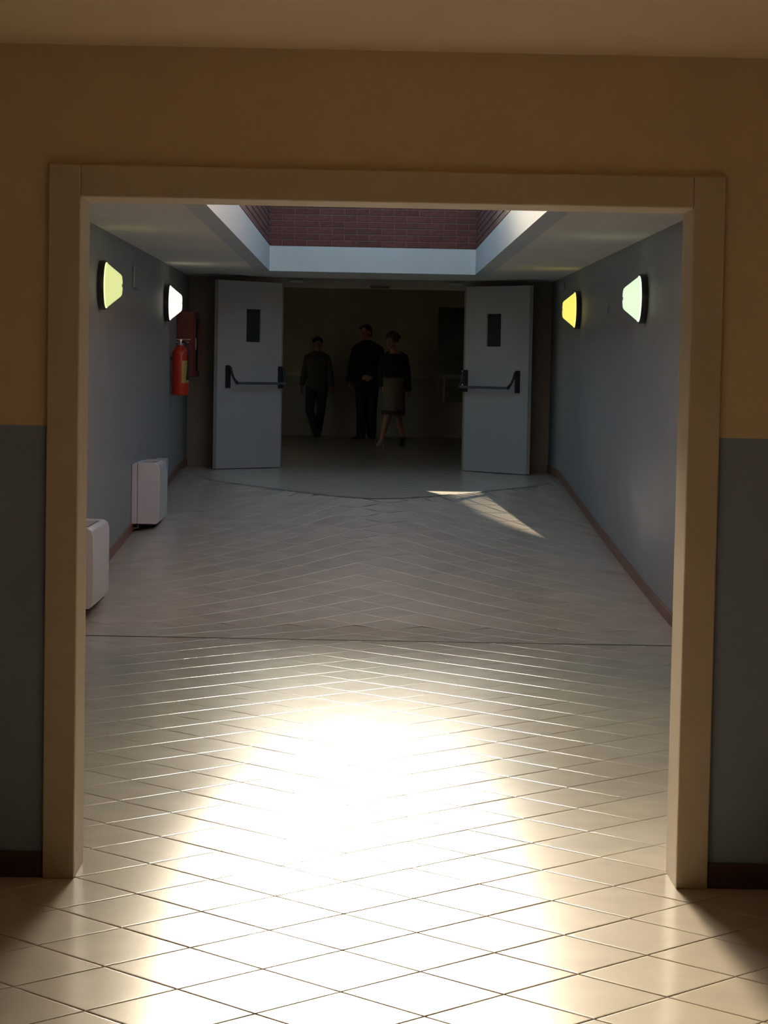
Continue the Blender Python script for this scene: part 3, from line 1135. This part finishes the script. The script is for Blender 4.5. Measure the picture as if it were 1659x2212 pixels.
def figure_tall():
    """tall person in dark clothes standing turned towards the woman"""
    r = person((0.02, 37.45, ZL), 'tall person in dark jacket and trousers standing in the middle of the far hall')
    secs = [(0, 0, 0.86, 0.12, 0.10), (0, 0, 0.96, 0.180, 0.125), (0, -0.01, 1.08, 0.175, 0.130), (0, -0.01, 1.20, 0.180, 0.130), (0.0, 0, 1.36, 0.205, 0.130),
            (0.0, 0.01, 1.49, 0.215, 0.115), (0, 0.01, 1.55, 0.150, 0.085), (-0.01, 0.005, 1.59, 0.068, 0.064)]
    armL = [(-0.180, 0.0, 1.475), (-0.245, 0.03, 1.20), (-0.275, -0.08, 0.955)]
    armR = [(0.190, 0.0, 1.475), (0.262, 0.0, 1.21), (0.07, -0.21, 1.02)]
    ar = [0.062, 0.048, 0.030]
    legL = [(-0.09, 0, 0.92), (-0.075, -0.03, 0.50), (-0.075, -0.02, 0.08)]
    legR = [(0.09, 0, 0.92), (0.085, 0.02, 0.50), (0.095, 0.10, 0.08)]
    lr = [0.102, 0.066, 0.043]
    b = MB()
    torso(b, secs)
    b.tube([(-0.01, 0.01, 1.56), (-0.02, -0.005, 1.68)], [0.066, 0.060], 14)
    limb(b, armL, ar)
    limb(b, armR, ar)
    limb(b, legL, lr)
    limb(b, legR, lr)
    hand(b, armL[2], (-0.02, -0.15, -1), (1, 0, 0), 1.05, 0.6, -1)
    hand(b, armR[2], (-0.9, -0.25, 0.05), (0, 0.9, -0.3), 1.05, 0.8, 1)
    P, R_ = head(b, (-0.03, -0.01, 1.755), -0.55, 1.06)
    body = fuse(b.build('body', M_SKIN, r), 0.008, 3)
    eyes(body, P, 1.06)
    t = MB()
    torso(t, secs[2:7], 0.026)
    t.tube([(0, 0, 0.86), (0, 0, 1.10)], [(0.215, 0.155), (0.205, 0.155)], 22, ref=(1, 0, 0))
    limb(t, [armL[0], armL[1], Vector(armL[1]).lerp(Vector(armL[2]), 0.92)], [0.074, 0.064, 0.052], 0.006)
    limb(t, [armR[0], armR[1], Vector(armR[1]).lerp(Vector(armR[2]), 0.88)], [0.074, 0.064, 0.052], 0.006)
    for q in (-1, 1):
        limb(t, [(q * 0.185, 0, 1.485), (q * 0.12, 0.005, 1.535), (q * 0.04, 0.01, 1.575)], [0.068, 0.062, 0.060])
    t.tube([(-0.005, 0.01, 1.54), (-0.012, 0.006, 1.635)], [(0.12, 0.092), (0.078, 0.074)], 16, ref=(1, 0, 0))
    fuse(t.build('jacket', M_NAVY, r), 0.010, 3)
    j = MB()
    torso(j, secs[0:2], 0.012)
    limb(j, legL, [0.108, 0.082, 0.070], 0.008)
    limb(j, legR, [0.108, 0.082, 0.070], 0.008)
    fuse(j.build('trousers', M_NAVY, r), 0.010, 3)
    shoe(r, legL[2], 0.0, (-0.75, -0.7), M_SHOE, 1.1)
    shoe(r, legR[2], 0.0, (0.2, -1), M_SHOE, 1.1)
    hr = MB()
    hr.ball(P(0, 0.024, 0.052), (0.083 * 1.06, 0.096 * 1.06, 0.078 * 1.06), 18, rot=R_)
    hr.ball(P(0, 0.062, -0.01), (0.074 * 1.06, 0.052 * 1.06, 0.07 * 1.06), 14, rot=R_)
    for k in range(9):
        a = pi * k / 8
        hr.ball(P(0.070 * cos(a), -0.034 + 0.02 * sin(a), 0.058 + 0.045 * sin(a)), 0.024, 10)
    fuse(hr.build('hair', M_HAIR, r), 0.008, 2)
    return r


def figure_skirt():
    """person in a black cardigan and a knee-length skirt, mid-stride, looking at the tall one"""
    r = person((0.42, 33.75, ZL), 'person in black cardigan and pale knee-length skirt striding on the right of the far hall')
    secs = [(0, 0, 0.80, 0.11, 0.10), (0, 0, 0.90, 0.170, 0.120), (0, 0, 1.00, 0.155, 0.11), (0, 0, 1.08, 0.140, 0.10), (0, -0.012, 1.20, 0.155, 0.115),
            (0, -0.005, 1.30, 0.165, 0.110), (0, 0.01, 1.375, 0.140, 0.08), (-0.01, 0.012, 1.42, 0.060, 0.056)]
    armL = [(-0.145, 0, 1.325), (-0.195, 0.10, 1.10), (-0.155, -0.04, 0.90)]
    armR = [(0.148, 0, 1.325), (0.200, 0.03, 1.08), (0.222, -0.03, 0.84)]
    ar = [0.050, 0.040, 0.027]
    legL = [(-0.075, -0.02, 0.84), (-0.085, -0.13, 0.47), (-0.165, -0.27, 0.12)]
    legR = [(0.075, 0.02, 0.84), (0.065, 0.08, 0.47), (0.16, 0.36, 0.15)]
    lr = [0.092, 0.056, 0.034]
    b = MB()
    torso(b, secs)
    b.tube([(-0.008, 0.012, 1.39), (-0.03, -0.01, 1.50)], [0.052, 0.047], 14)
    limb(b, armL, ar)
    limb(b, armR, ar)
    for lg in (legL, legR):
        limb(b, lg, lr)
        k_, a_ = Vector(lg[1]), Vector(lg[2])
        b.ball(k_.lerp(a_, 0.32) + Vector((0, 0.018, 0)), (0.048, 0.050, 0.10), 12)
    hand(b, armL[2], (0.0, -0.2, -1), (1, 0, 0), 0.92, 0.6, -1)
    hand(b, armR[2], (0.03, -0.1, -1), (-1, 0, 0), 0.92, 0.5, -1)
    P, R_ = head(b, (-0.045, -0.02, 1.575), -0.6, 0.97)
    body = fuse(b.build('body', M_SKIN, r), 0.0075, 3)
    eyes(body, P)
    t = MB()
    torso(t, secs[2:7], 0.014)
    t.tube([(0, 0, 0.97), (0, 0, 1.02)], [(0.178, 0.13), (0.172, 0.125)], 22, ref=(1, 0, 0))
    # shoulders left and right of an open neckline
    for q in (-1, 1):
        limb(t, [(q * 0.148, 0, 1.335), (q * 0.095, 0.012, 1.372), (q * 0.055, 0.025, 1.395)], [0.054, 0.052, 0.040])
    t.tube([(-0.10, 0.045, 1.36), (0.10, 0.045, 1.36)], [0.055, 0.055], 12)
    limb(t, [armL[0], armL[1], Vector(armL[1]).lerp(Vector(armL[2]), 0.9)], [0.057, 0.048, 0.040], 0.006)
    limb(t, [armR[0], armR[1], Vector(armR[1]).lerp(Vector(armR[2]), 0.9)], [0.057, 0.048, 0.040], 0.006)
    fuse(t.build('cardigan', M_BLACKC, r), 0.009, 3)

    def skirt_part(z0, z1, w0, w1, nm, material):
        k = MB()
        n, rows = 40, 8
        v_, f_ = [], []
        for i in range(rows + 1):
            f0 = i / rows
            zz = z1 + (z0 - z1) * f0
            ww = w1 + (w0 - w1) * f0
            for a in range(n):
                th = 2 * pi * a / n
                rp = 1 + 0.03 * f0 * sin(7 * th)
                dd = 0.78 + 0.62 * min(1.0, max(0.0, (1.0 - zz) / 0.5))
                v_.append((ww * cos(th) * rp, (ww * dd) * sin(th) * rp - 0.012, zz))
        for i in range(rows):
            for a in range(n):
                a2 = (a + 1) % n
                f_.append((i * n + a, (i + 1) * n + a, (i + 1) * n + a2, i * n + a2))
        k.add(v_, f_)
        o = k.build(nm, material, r, True)
        md = o.modifiers.new('thick', 'SOLIDIFY')
        md.thickness = 0.005
        return o
    skirt_part(0.545, 1.03, 0.172, 0.168, 'skirt', M_SKIRTC)
    skirt_part(0.49, 0.545, 0.176, 0.1725, 'skirt_hem', M_HEM)
    shoe(r, legL[2], 0.0, (-0.45, -1), M_SHOEB, 0.92, heel=0.055, toe_up=0.02)
    shoe(r, legR[2], 0.0, (-0.2, -1), M_SHOE, 0.92, heel=0.085)
    hr = MB()
    hr.ball(P(0, 0.03, 0.050), (0.10, 0.108, 0.092), 18, rot=R_)
    rnd = random.Random(5)
    for k in range(60):
        a = rnd.uniform(0, 2 * pi)
        e = rnd.uniform(-0.25, 1.4)
        q = P(0.098 * cos(a) * cos(e), 0.036 + 0.10 * sin(a) * cos(e), 0.045 + 0.088 * sin(e))
        loc = R_.transposed() @ (q - P(0, 0, 0))
        if loc.y < -0.045 and loc.z < 0.055:
            continue
        hr.ball(q, rnd.uniform(0.018, 0.028), 8)
    fuse(hr.build('hair', M_HAIRB, r), 0.008, 1)
    return r


figure_walker()
figure_tall()
figure_skirt()
